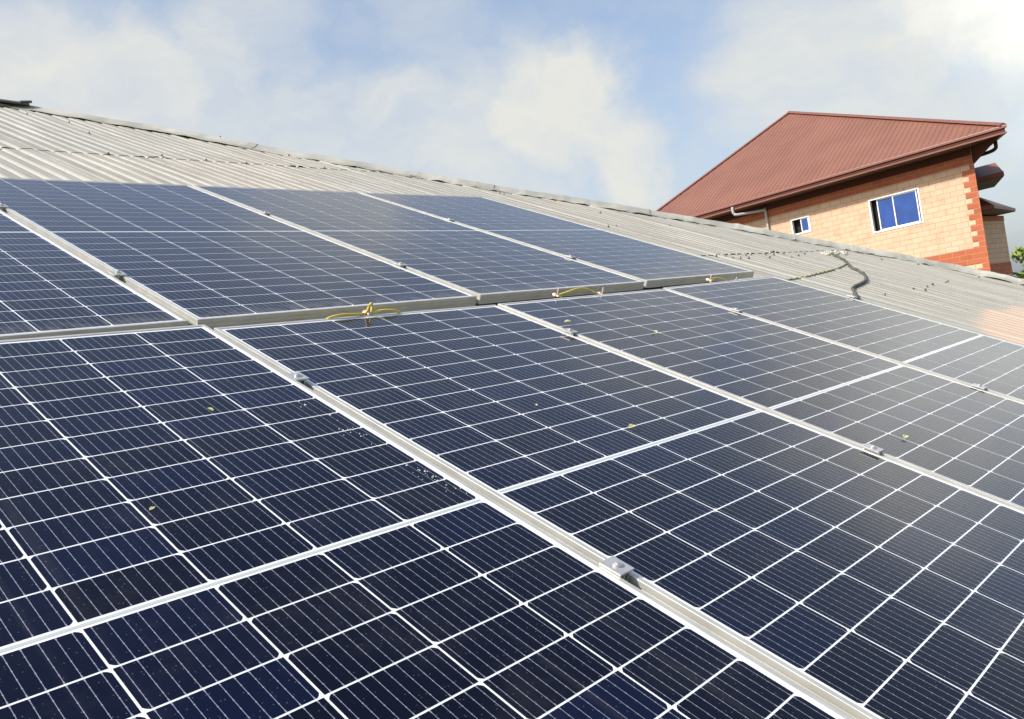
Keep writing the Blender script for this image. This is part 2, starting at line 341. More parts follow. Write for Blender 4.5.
# hip and ridge capping in overlapping lengths
def cap_piece(a,b,wl,wr,h,sag=0):
    # a,b: slope-frame points on the hip. left wing lies on our slope, right wing on the far slope
    bm=bmesh.new()
    d=(b-a).normalized(); n=Vector((0,0,1)); side=d.cross(n).normalized()
    if side.x>0: side=-side            # side points to our slope
    secs=14; ring=[]
    fl=(Minv.to_3x3()@Vector((1,0,-math.tan(TH)))).normalized()
    sd=random.random()*50
    for i in range(secs+1):
        t=i/secs; p=a.lerp(b,t)
        wob=.008*noise.noise(Vector((t*9,sd,0))); edge=.014*noise.noise(Vector((t*16,sd,4)))
        L=p+side*wl+Vector((0,0,h*.40+wob+edge)); Lm=p+side*wl*.35+Vector((0,0,h*.95+wob))
        T=p+Vector((0,0,h+.022+wob)); Rr=p+fl*wr+Vector((0,0,h*.6+wob))
        ring.append([L,Lm,T,Rr])
    th=Vector((0,0,-.0025))
    up=[[bm.verts.new(q) for q in r] for r in ring]; dn=[[bm.verts.new(q+th) for q in r] for r in ring]
    for i in range(secs):
        for k in range(3):
            bm.faces.new((up[i][k],up[i][k+1],up[i+1][k+1],up[i+1][k])); bm.faces.new((dn[i][k],dn[i+1][k],dn[i+1][k+1],dn[i][k+1]))
        bm.faces.new((up[i][0],up[i+1][0],dn[i+1][0],dn[i][0])); bm.faces.new((up[i][3],dn[i][3],dn[i+1][3],up[i+1][3]))
    for e in (0,secs):
        for k in range(3): bm.faces.new((up[e][k],dn[e][k],dn[e][k+1],up[e][k+1]))
    recalc(bm); return obj('hip_cap',bm,CAPM,bld,smooth=False)
HP=[Vector((v,y,ZR+.010)) for v,y in HIP]
idxs=[(0,2),(2,4),(4,6),(6,9),(9,11),(11,12),(12,13),(13,14)]
for k,(i,j) in enumerate(idxs):
    d=(HP[j]-HP[i]).normalized()
    # piecewise caps follow every hip point
    for q in range(i,j):
        a=HP[q]; c=HP[q+1]; dd=(c-a).normalized()
        cap_piece(a-dd*.06+Vector((0,0,.004*(q%2))),c+dd*.06+Vector((0,0,.004*(q%2))),.115+.01*(q%3),.13,.016)
a=Vector((-6,6.62,ZR+.01)); c=Vector((1.5,6.62,ZR+.01))
bm=bmesh.new(); hexa(bm,[a+Vector((0,-.14,0)),c+Vector((0,-.14,0)),c+Vector((.0,.1,-.02)),a+Vector((0,.1,-.02))],[a+Vector((0,-.14,.02)),c+Vector((0,-.14,.02)),c+Vector((0,0,.05)),a+Vector((0,0,.05))]); recalc(bm); obj('ridge_cap',bm,CAPM,bld)
# roofing screws and their washers
SC=[(3.9,.79),(4.046,.776),(4.032,.722),(4.277,.783),(4.459,.796),(4.588,.785),(4.72,.773),(4.881,.79),(4.754,.68),(4.983,.719),(5.213,.762),(4.077,.718),(4.17,.709),(4.507,.704),(6.3,.70),(6.1,.497),(6.386,.30),(4.863,-.235),(4.85,-.19),(5.128,-.184),(5.30,-.157),(5.588,-.157),(5.66,-.142),(6.433,-.148),(4.181,-.217),(4.10,3.0),(4.16,2.95),(3.94,1.69),(3.99,1.693),(4.786,1.742),(4.509,2.224),(2.97,5.5),(3.05,4.5),(1.45,5.97),(1.597,4.93),(1.65,5.6)]
for v in [1.25,1.62,1.97,2.25,2.6,2.97,3.25,3.55]: SC.append((v+random.uniform(-.03,.03),3.86+random.uniform(-.05,.06)))
bm=bmesh.new(); cyl(bm,(0,0,0),(0,0,1),.013,.004,12); cyl(bm,(0,0,.004),(0,0,1),.0065,.008,6); sm=obj('roofing_screw',bm,SCREWM,bld)
for i,(v,y) in enumerate(SC):
    o=sm if i==0 else sm.copy()
    if i: C.objects.link(o); o.parent=bld
    v=round(v/PITCH)*PITCH
    o.location=(v,y,ZR+AMP+.004); s=random.uniform(.4,.75); o.scale=(s,s,1)

# bent offcut at the top of the hip
bm=bmesh.new(); 
hexa(bm,[(1.2,6.55,-.05),(1.62,6.38,-.045),(1.66,6.52,-.05),(1.25,6.70,-.05)],[(1.2,6.55,-.035),(1.62,6.38,-.03),(1.66,6.52,-.035),(1.25,6.70,-.035)])
hexa(bm,[(1.56,6.41,-.031),(1.64,6.38,-.026),(1.65,6.43,-.026),(1.57,6.47,-.031)],[(1.56,6.41,-.020),(1.64,6.38,-.006),(1.65,6.43,-.006),(1.57,6.47,-.020)])
tag(obj('flashing_offcut',bm,CABLE,mw=W4),'dark torn strip of flashing lying at the top left end of the roof hip','scrap')

# ------------------------------------------------------------------ solar panels
PV=1.0599; PW_=1.0435; CP=.1685; CH=.0853; MX=(PW_-(6*CP-.0040))/2; STRIP=.0121; MY=.0205
PL=24*CH-.004+STRIP+2*MY
def panel_meshes():
    prof=[(0,-.035),(0,-.0262),(.0025,-.0255),(.0025,-.0232),(0,-.0225),(0,-.0142),(.0025,-.0135),(.0025,-.0112),(0,-.0105),(0,-.0006),(.0006,0),(.0095,0),(.0100,-.0004),(.0100,-.0019),(.002,-.0019),(.002,-.033),(.024,-.033),(.024,-.035)]
    bm=bmesh.new(); loops=[]
    for d,z in prof: loops.append([bm.verts.new(p) for p in ((d,d,z),(PW_-d,d,z),(PW_-d,PL-d,z),(d,PL-d,z))])
    n=len(loops)
    for i in range(n):
        a=loops[i]; b=loops[(i+1)%n]
        for k in range(4): bm.faces.new((a[k],a[(k+1)%4],b[(k+1)%4],b[k]))
    recalc(bm); fm=bpy.data.meshes.new('frame'); bm.to_mesh(fm); bm.free(); fm.materials.append(ALU)
    bm=bmesh.new(); box(bm,(.0025,.0025,-.006),(PW_-.0025,PL-.0025,-.0022)); bk=bpy.data.meshes.new('glass_sheet'); bm.to_mesh(bk); bm.free(); bk.materials.append(BACK)
    bm=bmesh.new(); uvl=bm.loops.layers.uv.new('UVMap')
    cw=CP-.0032; ch=CH-.0032; c=.0062
    for i in range(24):
        upper=i>=12
        y=MY-.0004+i*CH+(STRIP if upper else 0)
        for k in range(6):
            x=MX-.0004+k*CP
            top=((k%2==1)!=upper)      # which long side carries the clipped corners
            pts=[(0,0),(cw,0),(cw,ch),(0,ch)]
            if top: pts=[(0,0),(cw,0),(cw,ch-c),(cw-c*.45,ch-c*.42),(cw-c,ch),(c,ch),(c*.45,ch-c*.42),(0,ch-c)]
            else: pts=[(c,0),(cw-c,0),(cw-c*.45,c*.42),(cw,c),(cw,ch),(0,ch),(0,c),(c*.45,c*.42)]
            f=bm.faces.new([bm.verts.new((x+p,y+q,-.00195)) for p,q in pts])
            for l,(p,q) in zip(f.loops,pts): l[uvl].uv=(k+.001+.998*p/cw, i+.001+.998*q/ch)
    # thin interconnect ribbon in the middle strip
    cm=bpy.data.meshes.new('solar_cells'); bm.to_mesh(cm); bm.free(); cm.materials.append(CELL)
    bm=bmesh.new(); ym=MY+12*CH-.004+(STRIP+.004)/2
    box(bm,(MX,ym-.003,-.0022),(PW_-MX,ym+.003,-.00192)); rm=bpy.data.meshes.new('centre_ribbon'); bm.to_mesh(rm); bm.free(); rm.materials.append(RIB)
    return fm,bk,cm,rm
RIB=mat('tinned_ribbon',(.50,.53,.50),.5,.2); glassify(RIB.node_tree.nodes['Principled BSDF'],.1)
meshes=panel_meshes()
def add_panel(label,loc,tv,ty,group,rotz=0):
    mw=W4@Matrix.Translation(loc)@Matrix.Rotation(rotz,4,'Z')@Matrix.Rotation(ty,4,'X')@Matrix.Rotation(-tv,4,'Y')
    t=thing('solar_panel',label,'solar panel',mw,group)
    for nm,me in zip(('frame','glass_sheet','solar_cells','centre_ribbon'),meshes):
        o=bpy.data.objects.new(nm,me); C.objects.link(o); o.parent=t
    return t
GL='solar panels in the lower row'; GU='solar panels in the upper row'
bottom=-PL+MY-.004+.0035   # top cell edge sits at Y~0 in the fit
def place(i,label,dz,dv,dy,tv,ty,rot,grp,lower):
    vc=(i-1.5)*PV; cy=-1.05 if lower else 1.10
    base=Vector((PW_/2,(PL-MY+.002-1.05) if lower else (MY-.002+1.10),0))
    mw=W4@Matrix.Translation((vc+dv,cy+dy,dz))@Matrix.Rotation(rot,4,'Z')@Matrix.Rotation(ty,4,'X')@Matrix.Rotation(-tv,4,'Y')@Matrix.Translation(-base)
    t=thing('solar_panel',label,'solar panel',mw,grp)
    for nm,me in zip(('frame','glass_sheet','solar_cells','centre_ribbon'),meshes):
        o=bpy.data.objects.new(nm,me); C.objects.link(o); o.parent=t
    return t
p1=place(1,'nearest dark blue solar panel at the lower left corner of the picture',.0071,-.008,-.0073,-.0045,.0045,-.0007,GL,True)
p2=place(2,'lower row solar panel next to the nearest one, knotted yellow cable above it',-.006,.008,.008,-.002,-.003,-.005,GL,True)
p3=place(3,'third solar panel of the lower row, arching yellow cable with two lugs above it',-.002,-.001,-.006,.004,-.0004,-.004,GL,True)
p4=place(4,'solar panel at the right end of the lower row, beside bare corrugated roof',.0072,-.0011,.0049,.0104,-.001,.0038,GL,True)
place(1,'cut off solar panel at the left edge of the upper row',.003,-.034,.088,.0004,.003,.016,GU,False)
place(2,'upper row solar panel second from left, below the ribbed roof at the left',.004,-.0265,.104,.0004,.0025,.0165,GU,False)
place(3,'upper row solar panel third from the left, greyish, between two white frame lines',.004,-.020,.125,-.001,.0005,.0155,GU,False)
place(4,'rightmost pale solar panel of the upper row, its end corner standing clear',.004,-.006,.150,.003,-.002,.0165,GU,False)

# rails
def rail(y,v0,v1,label,grp):
    bm=bmesh.new()
    prof=[(-.018,-.0765),(.018,-.0765),(.018,-.0375),(.006,-.0375),(.006,-.045),(-.006,-.045),(-.006,-.0375),(-.018,-.0375)]
    A=[bm.verts.new((v0,y+p,z)) for p,z in prof]; B=[bm.verts.new((v1,y+p,z)) for p,z in prof]
    for i in range(8): bm.faces.new((A[i],A[(i+1)%8],B[(i+1)%8],B[i]))
    bm.faces.new(A[::-1]); bm.faces.new(B); recalc(bm)
    bmesh.ops.translate(bm,vec=(-v0,-y,0),verts=bm.verts)
    t=thing('mounting_rail',label,'rail',W4@Matrix.Translation((v0,y,0)),'aluminium rails under the solar panels')
    obj('rail_profile',bm,ALU,t)
    n=int((v1-v0)/1.2)
    for k in range(n+1):
        bm=bmesh.new(); x=.1+k*1.2; box(bm,(x,.0185,-.088),(x+.04,.0235,-.045)); box(bm,(x,.0237,-.088),(x+.04,.055,-.083)); obj('foot',bm,ALU,t)
for y,l in ((-.36,'upper of the two rails under the lower row of panels'),(-1.315,'lower of the two rails under the lower row of panels')): rail(y,-1.10,3.16,l,GL)
for y,l in ((1.50,'upper of the two rails under the upper row of panels'),(.55,'lower of the two rails under the upper row of panels')): rail(y,-1.15,3.10,l,GU)

# clamps
bm=bmesh.new(); 
box(bm,(-.0185,-.0215,.0006),(.0185,.0215,.0045),.0008)
cp_mesh=bpy.data.meshes.new('clamp_plate'); bm.to_mesh(cp_mesh); bm.free(); cp_mesh.materials.append(STEEL)
bm=bmesh.new(); box(bm,(-.0075,-.0215,-.030),(-.0055,.0215,.0003)); box(bm,(.0055,-.0215,-.030),(.0075,.0215,.0003)); box(bm,(-.0053,-.0215,-.030),(.0053,.0215,-.028)); cw_mesh=bpy.data.meshes.new('clamp_web'); bm.to_mesh(cw_mesh); bm.free(); cw_mesh.materials.append(STEEL)
bm=bmesh.new(); cyl(bm,(0,0,.0046),(0,0,1),.0075,.004,16); 
cyl(bm,(0,0,.0087),(0,0,1),.0045,.0012,6)
bo_mesh=bpy.data.meshes.new('bolt'); bm.to_mesh(bo_mesh); bm.free(); bo_mesh.materials.append(STEEL)
def clamp(v,y,z,label,grp):
    t=thing('panel_clamp',label,'clamp',W4@Matrix.Translation((v,y,z)),grp)
    for nm,me in (('clamp_plate',cp_mesh),('clamp_web',cw_mesh),('bolt',bo_mesh)):
        o=bpy.data.objects.new(nm,me); C.objects.link(o); o.parent=t
G12=.0; mid=lambda i:(i-1)*PV+.0
CG='clamps in the gaps between panels'
clamp(.001,-.395,.0035,'bright clamp between the two nearest lower panels, higher up the gap',CG)
clamp(.001,-1.315,.0035,'large bright bolted clamp between the two nearest lower panels, lower down the gap',CG)
clamp(mid(2)+.002,-.325,-.002,'clamp between second and third lower panels, near the upper row',CG)
clamp(mid(2)+.002,-1.325,-.001,'clamp between second and third lower panels, at the right of the picture',CG)
clamp(mid(3)-.002,-.345,.003,'clamp between third and last lower panels, near the upper row',CG)
clamp(mid(3)-.002,-1.29,.003,'clamp between third and last lower panels, far right of the picture',CG)
clamp(-.031,1.53,.006,'clamp at the left edge of the picture between the first two upper panels',CG)
clamp(-.014,.545,.0035,'clamp halfway down the gap between the first two upper panels',CG)
clamp(1.038,1.50,.006,'clamp between second and third upper panels, close to the bare roof',CG)
clamp(1.053,.535,.005,'clamp between second and third upper panels, above the row gap',CG)
clamp(2.107,1.42,.004,'clamp between third and last upper panels, close to the bare roof',CG)
clamp(2.123,.565,.006,'clamp between third and last upper panels, above the row gap',CG)
# end clamp on the right edge
t=thing('end_clamp','bright end clamp on the outer right edge of the last lower panel','clamp',W4@Matrix.Translation((3.5*PV-.53,-.40,.016)))
bm=bmesh.new(); box(bm,(-.012,-.02,.0006),(.020,.02,.0045),.0008); obj('clamp_plate',bm,STEEL,t)
bm=bmesh.new(); box(bm,(.016,-.02,-.05),(.020,.02,.0003)); obj('clamp_web',bm,STEEL,t)
bm=bmesh.new(); cyl(bm,(.008,0,.0046),(0,0,1),.006,.004,12); obj('bolt',bm,STEEL,t)

# ------------------------------------------------------------------ earth cables in the gap between the rows
def cable(name,label,pts,lugs,grp='yellow earthing cables in the gap between the panel rows'):
    o=Vector(pts[0][0]); t=thing(name,label,'cable',W4@Matrix.Translation(o),grp)
    for P in pts:
        bm=bmesh.new(); tube(bm,smoothpath([Vector(p)-o for p in P],6),.0036,8); obj('insulated_wire',bm,YEL,t,smooth=True)
    for L in lugs:
        L=Vector(L)-o; bm=bmesh.new()
        cyl(bm,L+Vector((0,.010,0)),(0,-1,0),.0085,.012,8)
        cyl(bm,L+Vector((0,-.003,0)),(0,-1,0),.004,.012,8)
        obj('bolt',bm,LUG,t,smooth=False)
        bm=bmesh.new(); box(bm,L+Vector((-.003,-.011,-.004)),L+Vector((.004,-.0055,.030)),.0006); obj('lug',bm,LUG,t)
cable('earthing_cable','yellow cable knotted round its bolt above the second lower panel',
 [[(0.345,.030,-.030),(0.375,.026,-.008),(0.415,.022,.000),(0.475,.024,-.003),(0.515,.034,-.006)],
  [(0.515,.034,-.006),(0.518,.026,.016),(0.527,.030,.026),(0.537,.036,.014),(0.535,.030,-.004),(0.565,.026,.002),(0.615,.022,.000),(0.665,.030,-.022)]],[(0.519,.036,-.006)])
cable('earthing_cable','yellow cable arching between two metal lugs above the third lower panel',
 [[(1.437,.050,-.004),(1.48,.050,.004),(1.55,.050,.016),(1.60,.048,.014),(1.65,.046,.000),(1.685,.036,-.010)],[(1.437,.050,-.004),(1.455,.046,-.014),(1.475,.034,-.022)]],[(1.432,.056,-.006),(1.69,.036,-.010)])
cable('earthing_cable','yellow cable bow at the right end of the gap between the panel rows',
 [[(2.60,.060,-.028),(2.605,.066,-.006),(2.64,.070,.010),(2.70,.070,.006),(2.75,.062,-.006),(2.79,.050,-.020)]],[(2.612,.082,-.002),(2.80,.045,-.014)])

# ------------------------------------------------------------------ wires lying across the roof ribs
def lay(pts,r,n=10,dz=0):
    P=smoothpath([Vector((a,b,0)) for a,b in pts],n); out=[]
    for p in P:
        out.append(Vector((p.x,p.y,ZR+AMP+r*.9+dz+.004*math.cos(p.x/PITCH*6.283))))
    return out
def groundwire(name,label,pts,r,m,cat):
    P=lay(pts,r); o=P[0].copy(); bm=bmesh.new(); tube(bm,[p-o for p in P],r,8)
    return tag(obj(name,bm,m,smooth=True,mw=W4@Matrix.Translation(o)),label,cat)
groundwire('thin_wire','thin green and yellow wire lying across the ribs of the bare roof',[(3.2,.14),(3.51,.19),(3.9,.22),(4.09,.24),(4.43,.29),(4.81,.35),(5.23,.45),(5.50,.60),(5.52,.69)],.005,GRC,'wire')
groundwire('roof_cable','thick dark cable snaking down the bare roof towards the last lower panel',[(5.60,.72),(5.52,.66),(5.40,.54),(5.05,.33),(4.92,.20),(4.62,.06),(4.37,.0),(4.13,-.05),(3.98,-.12),(3.75,-.23),(3.4,-.30)],.0098,CABLE,'cable')
# pale mortar patch where the cable leaves the cap
bm=bmesh.new()
for k in range(26):
    a=random.uniform(0,6.28); rr=random.uniform(0,1); p=Vector((5.72+.30*rr*math.cos(a),.75+.05*rr*math.sin(a),ZR+AMP+.002))
    s=random.uniform(.015,.045)
    hexa(bm,[p+Vector((s*math.cos(t_)*random.uniform(.6,1.2),s*.5*math.sin(t_)*random.uniform(.6,1.2),0)) for t_ in [i*1.047 for i in range(6)]],[p+Vector((s*.6*math.cos(i*1.047),s*.3*math.sin(i*1.047),.012)) for i in range(6)])
o=obj('mortar_crumbs',bm,mat('pale_mortar',(.62,.60,.50),.9),mw=W4); tag(o,'pale crumbs of mortar under the hip cap where the dark cable starts','mortar'); o['kind']='stuff'

# ------------------------------------------------------------------ debris on the panels
def leaf(v,y,z,s,rot,label):
    bm=bmesh.new(); n=7; L=[];Rr=[]
    for i in range(n):
        t=i/(n-1); w=s*.28*math.sin(math.pi*min(1,t*1.02+.01))**.8; zz=s*.12*math.sin(t*2.2)
        L.append(bm.verts.new((s*(t-.5),w,zz+.25*w))); Rr.append(bm.verts.new((s*(t-.5),-w,zz+.25*w)))
    mid_=[bm.verts.new((s*(i/(n-1)-.5),0,s*.12*math.sin(i/(n-1)*2.2))) for i in range(n)]
    for i in range(n-1):
        bm.faces.new((mid_[i],mid_[i+1],L[i+1],L[i])); bm.faces.new((Rr[i],Rr[i+1],mid_[i+1],mid_[i]))
    bmesh.ops.solidify(bm,geom=bm.faces,thickness=.0006)
    o=obj('fallen_leaf',bm,LEAF,mw=W4@Matrix.Translation((v,y,z))@Matrix.Rotation(rot,4,'Z'))
    tag(o,label,'leaf','tiny fallen leaves on the panels')
leaf(-.518,-.812,.006,.012,.4,'tiny pale leaf on the nearest panel, lower of its two')
leaf(-.262,-.498,.007,.016,1.9,'tiny pale leaf on the nearest panel, upper of its two')
leaf(.434,-.747,.000,.012,.8,'tiny pale leaf near the middle of the second lower panel')
leaf(.554,-.945,.000,.026,.1,'yellow green leaf on the second lower panel, close to its centre strip')
leaf(1.256,-1.338,.000,.026,.2,'small yellow leaf on the third lower panel, right of the clamp')
leaf(1.147,-.246,.000,.030,-.3,'pale leaf on the third lower panel beside its left frame')
leaf(1.396,-.433,.000,.028,.9,'pale leaf away from the frame, inside the upper part of the third lower panel')
# lime spots along the right edge of the nearest panel
bm=bmesh.new()
SPT=[(-.079,-.686,0),(-.064,-.725,0),(-.062,-.768,0),(-.057,-.898,0),(-.05,-.929,0),(-.063,-.98,0),(-.051,-.994,0),(-.075,-.545,0),(-.058,-.611,0)]
for k in range(60):
    cx_,cy_,sp0=random.choice(SPT); 
    x=cx_+random.gauss(0,.012); y=cy_+random.gauss(0,.016)
    if k<len(SPT): x,y=cx_,cy_
    if x>-.027: continue
    s=abs(random.gauss(.0006,.0005))+.0004+(.0014 if k<len(SPT) and k%2 else 0)
    n=7; c0=Vector((x,y,.0045+.0071)); 
    pts=[Vector((s*random.uniform(.6,1.5)*math.cos(i*6.283/n),s*random.uniform(.6,1.5)*math.sin(i*6.283/n),0)) for i in range(n)]
    c0.z=.0
    hexa(bm,[c0+p for p in pts],[c0+p*.8+Vector((0,0,.0005)) for p in pts])
sp_=obj('dirt_spots',bm,BIRD); sp_.parent=p1
sp_.matrix_parent_inverse=Matrix.Identity(4)
# spots are authored in slope coordinates: move them into the panel's frame, just above its glass
off=p1.matrix_world.inverted()@W4
for v_ in sp_.data.vertices:
    q=off@v_.co; q.z=-.0019+(.0005 if v_.co.z>.0002 else 0); v_.co=q
sp_['label']='white splashed dirt spots along the right edge'; sp_['kind']='stuff'

# ------------------------------------------------------------------ brick house next door
HO=Vector((28.084,5.145,0)); HO.z=0
A=R(84); e1=Vector((math.cos(A),math.sin(A),0)); e2=Vector((math.sin(A),-math.cos(A),0))
HM=Matrix.Identity(4)
for i in range(3): HM[i][0]=e1[i]; HM[i][1]=e2[i]; HM[i][2]=(0,0,1)[i]; HM[i][3]=(HO.x,HO.y,CAM.z)[i]
# local frame: x along the facade (to the left), y into the house, z above camera height   (left-handed guard below)
house=thing('brick_house','peach brick house with orange corner blocks and a brown red hipped metal roof','house',Matrix.Translation((HO.x,HO.y,GZ)))
HI=house.matrix_world.inverted()@HM
def hobj(name,bm,m,parent=None,smooth=False):
    bmesh.ops.transform(bm,matrix=HI,verts=bm.verts); recalc(bm)
    o=obj(name,bm,m,parent or house,smooth); return o
def uvbox(bm,fn):
    l=bm.loops.layers.uv.verify()
    for f in bm.faces:
        for q in f.loops: q[l].uv=fn(q.vert.co)
GB=GZ-CAM.z
def hquad(bm,pts): return bm.faces.new([bm.verts.new(p) for p in pts])
# facade wall with openings
WIN=[(1.72,3.43,2.30,3.465),(5.63,6.39,2.865,3.47),(7.62,8.4,2.80,3.40)]
xs=sorted({0,14.0}|{a for w in WIN for a in w[:2]}); 
bm=bmesh.new()
zs=sorted({GB,4.28}|{a for w in WIN for a in w[2:]})
for i in range(len(xs)-1):
    for j in range(len(zs)-1):
        cx=(xs[i]+xs[i+1])/2; cz=(zs[j]+zs[j+1])/2
        if any(w[0]<cx<w[1] and w[2]<cz<w[3] for w in WIN): continue
        hquad(bm,[(xs[i],0,zs[j]),(xs[i+1],0,zs[j]),(xs[i+1],0,zs[j+1]),(xs[i],0,zs[j+1])])
for w in WIN:   # reveals
    a,b_,c_,d_=w
    hquad(bm,[(a,0,c_),(b_,0,c_),(b_,.2,c_),(a,.2,c_)]); hquad(bm,[(a,0,d_),(b_,0,d_),(b_,.2,d_),(a,.2,d_)])
    hquad(bm,[(a,0,c_),(a,0,d_),(a,.2,d_),(a,.2,c_)]); hquad(bm,[(b_,0,c_),(b_,0,d_),(b_,.2,d_),(b_,.2,c_)])
bmesh.ops.remove_doubles(bm,verts=bm.verts,dist=1e-4)
uvbox(bm,lambda c:(c.x+c.y,c.z+.01)); hobj('wall',bm,TILE)
SD=Vector((.53,.85,0)).normalized()
# remaining walls
pts=[(0,0),(SD.x*11.2/SD.y,11.2),(14,11.2),(14,0)]
bm=bmesh.new()
for a,b_ in zip(pts,pts[1:]): hquad(bm,[(a[0],a[1],GB),(b_[0],b_[1],GB),(b_[0],b_[1],4.28),(a[0],a[1],4.28)])
uvbox(bm,lambda c:(c.x+c.y,c.z+.01)); hobj('wall',bm,TILE)
# dark rooms behind windows
for w in WIN:
    bm=bmesh.new(); box(bm,(w[0]-.0,.22,w[2]),(w[1],.9,w[3])); hobj('dark_room',bm,DARKIN)
# orange bands and corner blocks
def rbox(name,a,b,m=REDT,uvf=lambda c:(c.x+c.y,c.z+.01),par=None):
    bm=bmesh.new(); box(bm,a,b); uvbox(bm,uvf); return hobj(name,bm,m,par)
rbox('eave_shade_strip',(.02,-.034,4.03),(14,-.0175,4.265),GUT)  # dark strip added on the wall, stands in for the deep eave shadow
rbox('top_band',(0.012,-.016,3.76),(14,-.001,4.279))
rbox('lower_band',(.004,-.0155,.69),(14,-.001,1.17))
rbox('lower_band',(.34,-.016,GB),(14,-.001,GB+.5))
bm=bmesh.new(); z=GB; k=0
zz=[]
top=3.76
while top>GB:
    w=.19 if k%2==0 else .36
    if k==0: w=.12
    if k in (1,): w=.36
    b0=max(GB,top-.17)
    box(bm,(-.018,-.018,b0),(w,-.002,top-.0)); 
    # return of the block on the side wall
    top-=.17; k+=1
bmesh.ops.remove_doubles(bm,verts=bm.verts,dist=1e-5)
# remove internal coincident faces
seen={}
for f in list(bm.faces):
    c_=tuple(round(x,4) for x in f.calc_center_median()); 
    seen.setdefault(c_,[]).append(f)
uvbox(bm,lambda c:(c.x+c.y+.2,c.z+.01)); hobj('corner_blocks',bm,REDT)
# windows
def window(w,panes,label=None):
    a,b_,c_,d_=w
    bm=bmesh.new(); fr=.055; y0,y1=-.02,.10
    for p,q in (((a,y0,c_),(a+fr,y1,d_)),((b_-fr,y0,c_),(b_,y1,d_)),((a+fr,y0,c_),(b_-fr,y1,c_+fr)),((a+fr,y0,d_-fr),(b_-fr,y1,d_))): box(bm,p,q,.004)
    f=hobj('window',bm,WHITE)
    for (pa,pb,yy) in panes:
        s=.035; bm=bmesh.new(); z0=c_+fr; z1=d_-fr
        for p,q in (((pa,yy,z0),(pa+s,yy+.03,z1)),((pb-s,yy,z0),(pb,yy+.03,z1)),((pa+s,yy,z0),(pb-s,yy+.03,z0+s)),((pa+s,yy,z1-s),(pb-s,yy+.03,z1))): box(bm,p,q)
        hobj('sash_frame',bm,WHITE,f)
        bm=bmesh.new(); box(bm,(pa+s,yy+.01,z0+s),(pb-s,yy+.018,z1-s)); hobj('pane',bm,BLUE,f)
    return f
window(WIN[0],[(1.825,2.63,.015),(2.56,3.18,.05)])
window(WIN[1],[(5.70,6.02,.02)])
window(WIN[2],[(7.73,8.04,.02)])
# roof: hipped pyramid with raised ribs
EZ2=4.50; AP=Vector((8.65,5.1,8.55)); E0=Vector((-1.25,-.8,EZ2)); E1=Vector((13.6,-.8,EZ2)); E2=Vector((13.6,11.6,EZ2)); E3=Vector((-1.25+.53/.85*12.4,11.6,EZ2))
def ribbed(a,b,ap,pitch=.2,name='roof'):
    # triangle a-b-ap, ribs run up slope from eave a-b
    d=(b-a).normalized(); L=(b-a).length
    foot=a+d*((ap-a).dot(d)); upv=(ap-foot); H=upv.length; u=upv.normalized(); n=d.cross(u).normalized()
    if n.z<0: n=-n
    s0=(ap-a).dot(d)
    bm=bmesh.new(); xs_=[]; s=0; k=0
    while s<L:
        for q,h in ((0,0),(.010,.014),(.028,.014),(.038,0)):
            if s+q<L: xs_.append((s+q,h))
        s+=pitch; k+=1
    xs_.append((L,0)); prev=None
    for s,h in xs_:
        t=s/s0 if s<s0 else (L-s)/(L-s0); t=max(0,min(1,t))
        p=a+d*s+n*h; q=p+u*(H*t)
        cur=(bm.verts.new(p),bm.verts.new(q))
        if prev: bm.faces.new((prev[0],cur[0],cur[1],prev[1]))
        prev=cur
    bmesh.ops.remove_doubles(bm,verts=bm.verts,dist=1e-5)
    return hobj(name,bm,HROOF)
roofp=ribbed(E0,E1,AP); ribbed(E3,E0,AP); ribbed(E2,E3,AP); ribbed(E1,E2,AP)
for e in (E0,E1,E2,E3):
    bm=bmesh.new(); a=e+Vector((0,0,.03)); b_=AP+Vector((0,0,.03)); d=(b_-a).normalized(); s=d.cross(Vector((0,0,1))).normalized()*.13
    hexa(bm,[a+s-Vector((0,0,.03)),a-s-Vector((0,0,.03)),b_-s-Vector((0,0,.03)),b_+s-Vector((0,0,.03))],[a+s*.3+Vector((0,0,.035)),a-s*.3+Vector((0,0,.035)),b_-s*.3+Vector((0,0,.035)),b_+s*.3+Vector((0,0,.035))])
    hobj('hip_cap',bm,HTRIM,roofp)
# eave trim: drip edge, gutter, lower ledge; swept along the eave line with mitred corners
def sweep(prof,path,name,m,closed=False):
    bm=bmesh.new(); rings=[]
    n=len(path)
    for i,p in enumerate(path):
        d1=(path[i]-path[i-1]).normalized() if i>0 else (path[1]-path[0]).normalized()
        d2=(path[i+1]-path[i]).normalized() if i<n-1 else d1
        o1=Vector((d1.y,-d1.x,0)); o2=Vector((d2.y,-d2.x,0)); mm=(o1+o2).normalized(); mm/=max(.3,mm.dot(o1))
        rings.append([bm.verts.new(p+mm*u+Vector((0,0,w))) for u,w in prof])
    for a,b_ in zip(rings,rings[1:]):
        k=len(prof)
        for i in range(k): bm.faces.new((a[i],a[(i+1)%k],b_[(i+1)%k],b_[i]))
    bm.faces.new(rings[0]); bm.faces.new(rings[-1][::-1])
    return hobj(name,bm,m)
path=[E3,E0,E1,E2]   # outward = right hand side of travel in the local frame? tested by render
def trims(path,zt):
    P=[Vector((p.x,p.y,zt)) for p in path]
    sweep([(-.05,-.005),(.045,-.005),(.055,-.03),(.055,-.085),(.045,-.09),(-.05,-.09)],P,'drip_edge',HTRIM)
    sweep([(-.06,-.091),(.010,-.091),(.02,-.20),(-.06,-.20)],P,'fascia',GUT)
    sweep([(-.05,-.201),(.035,-.201),(.045,-.215),(.045,-.245),(-.05,-.245)],P,'gutter_lip',HTRIM)
def orient(path):   # make outward offset point away from the roof centre
    return path
trims(path,EZ2)
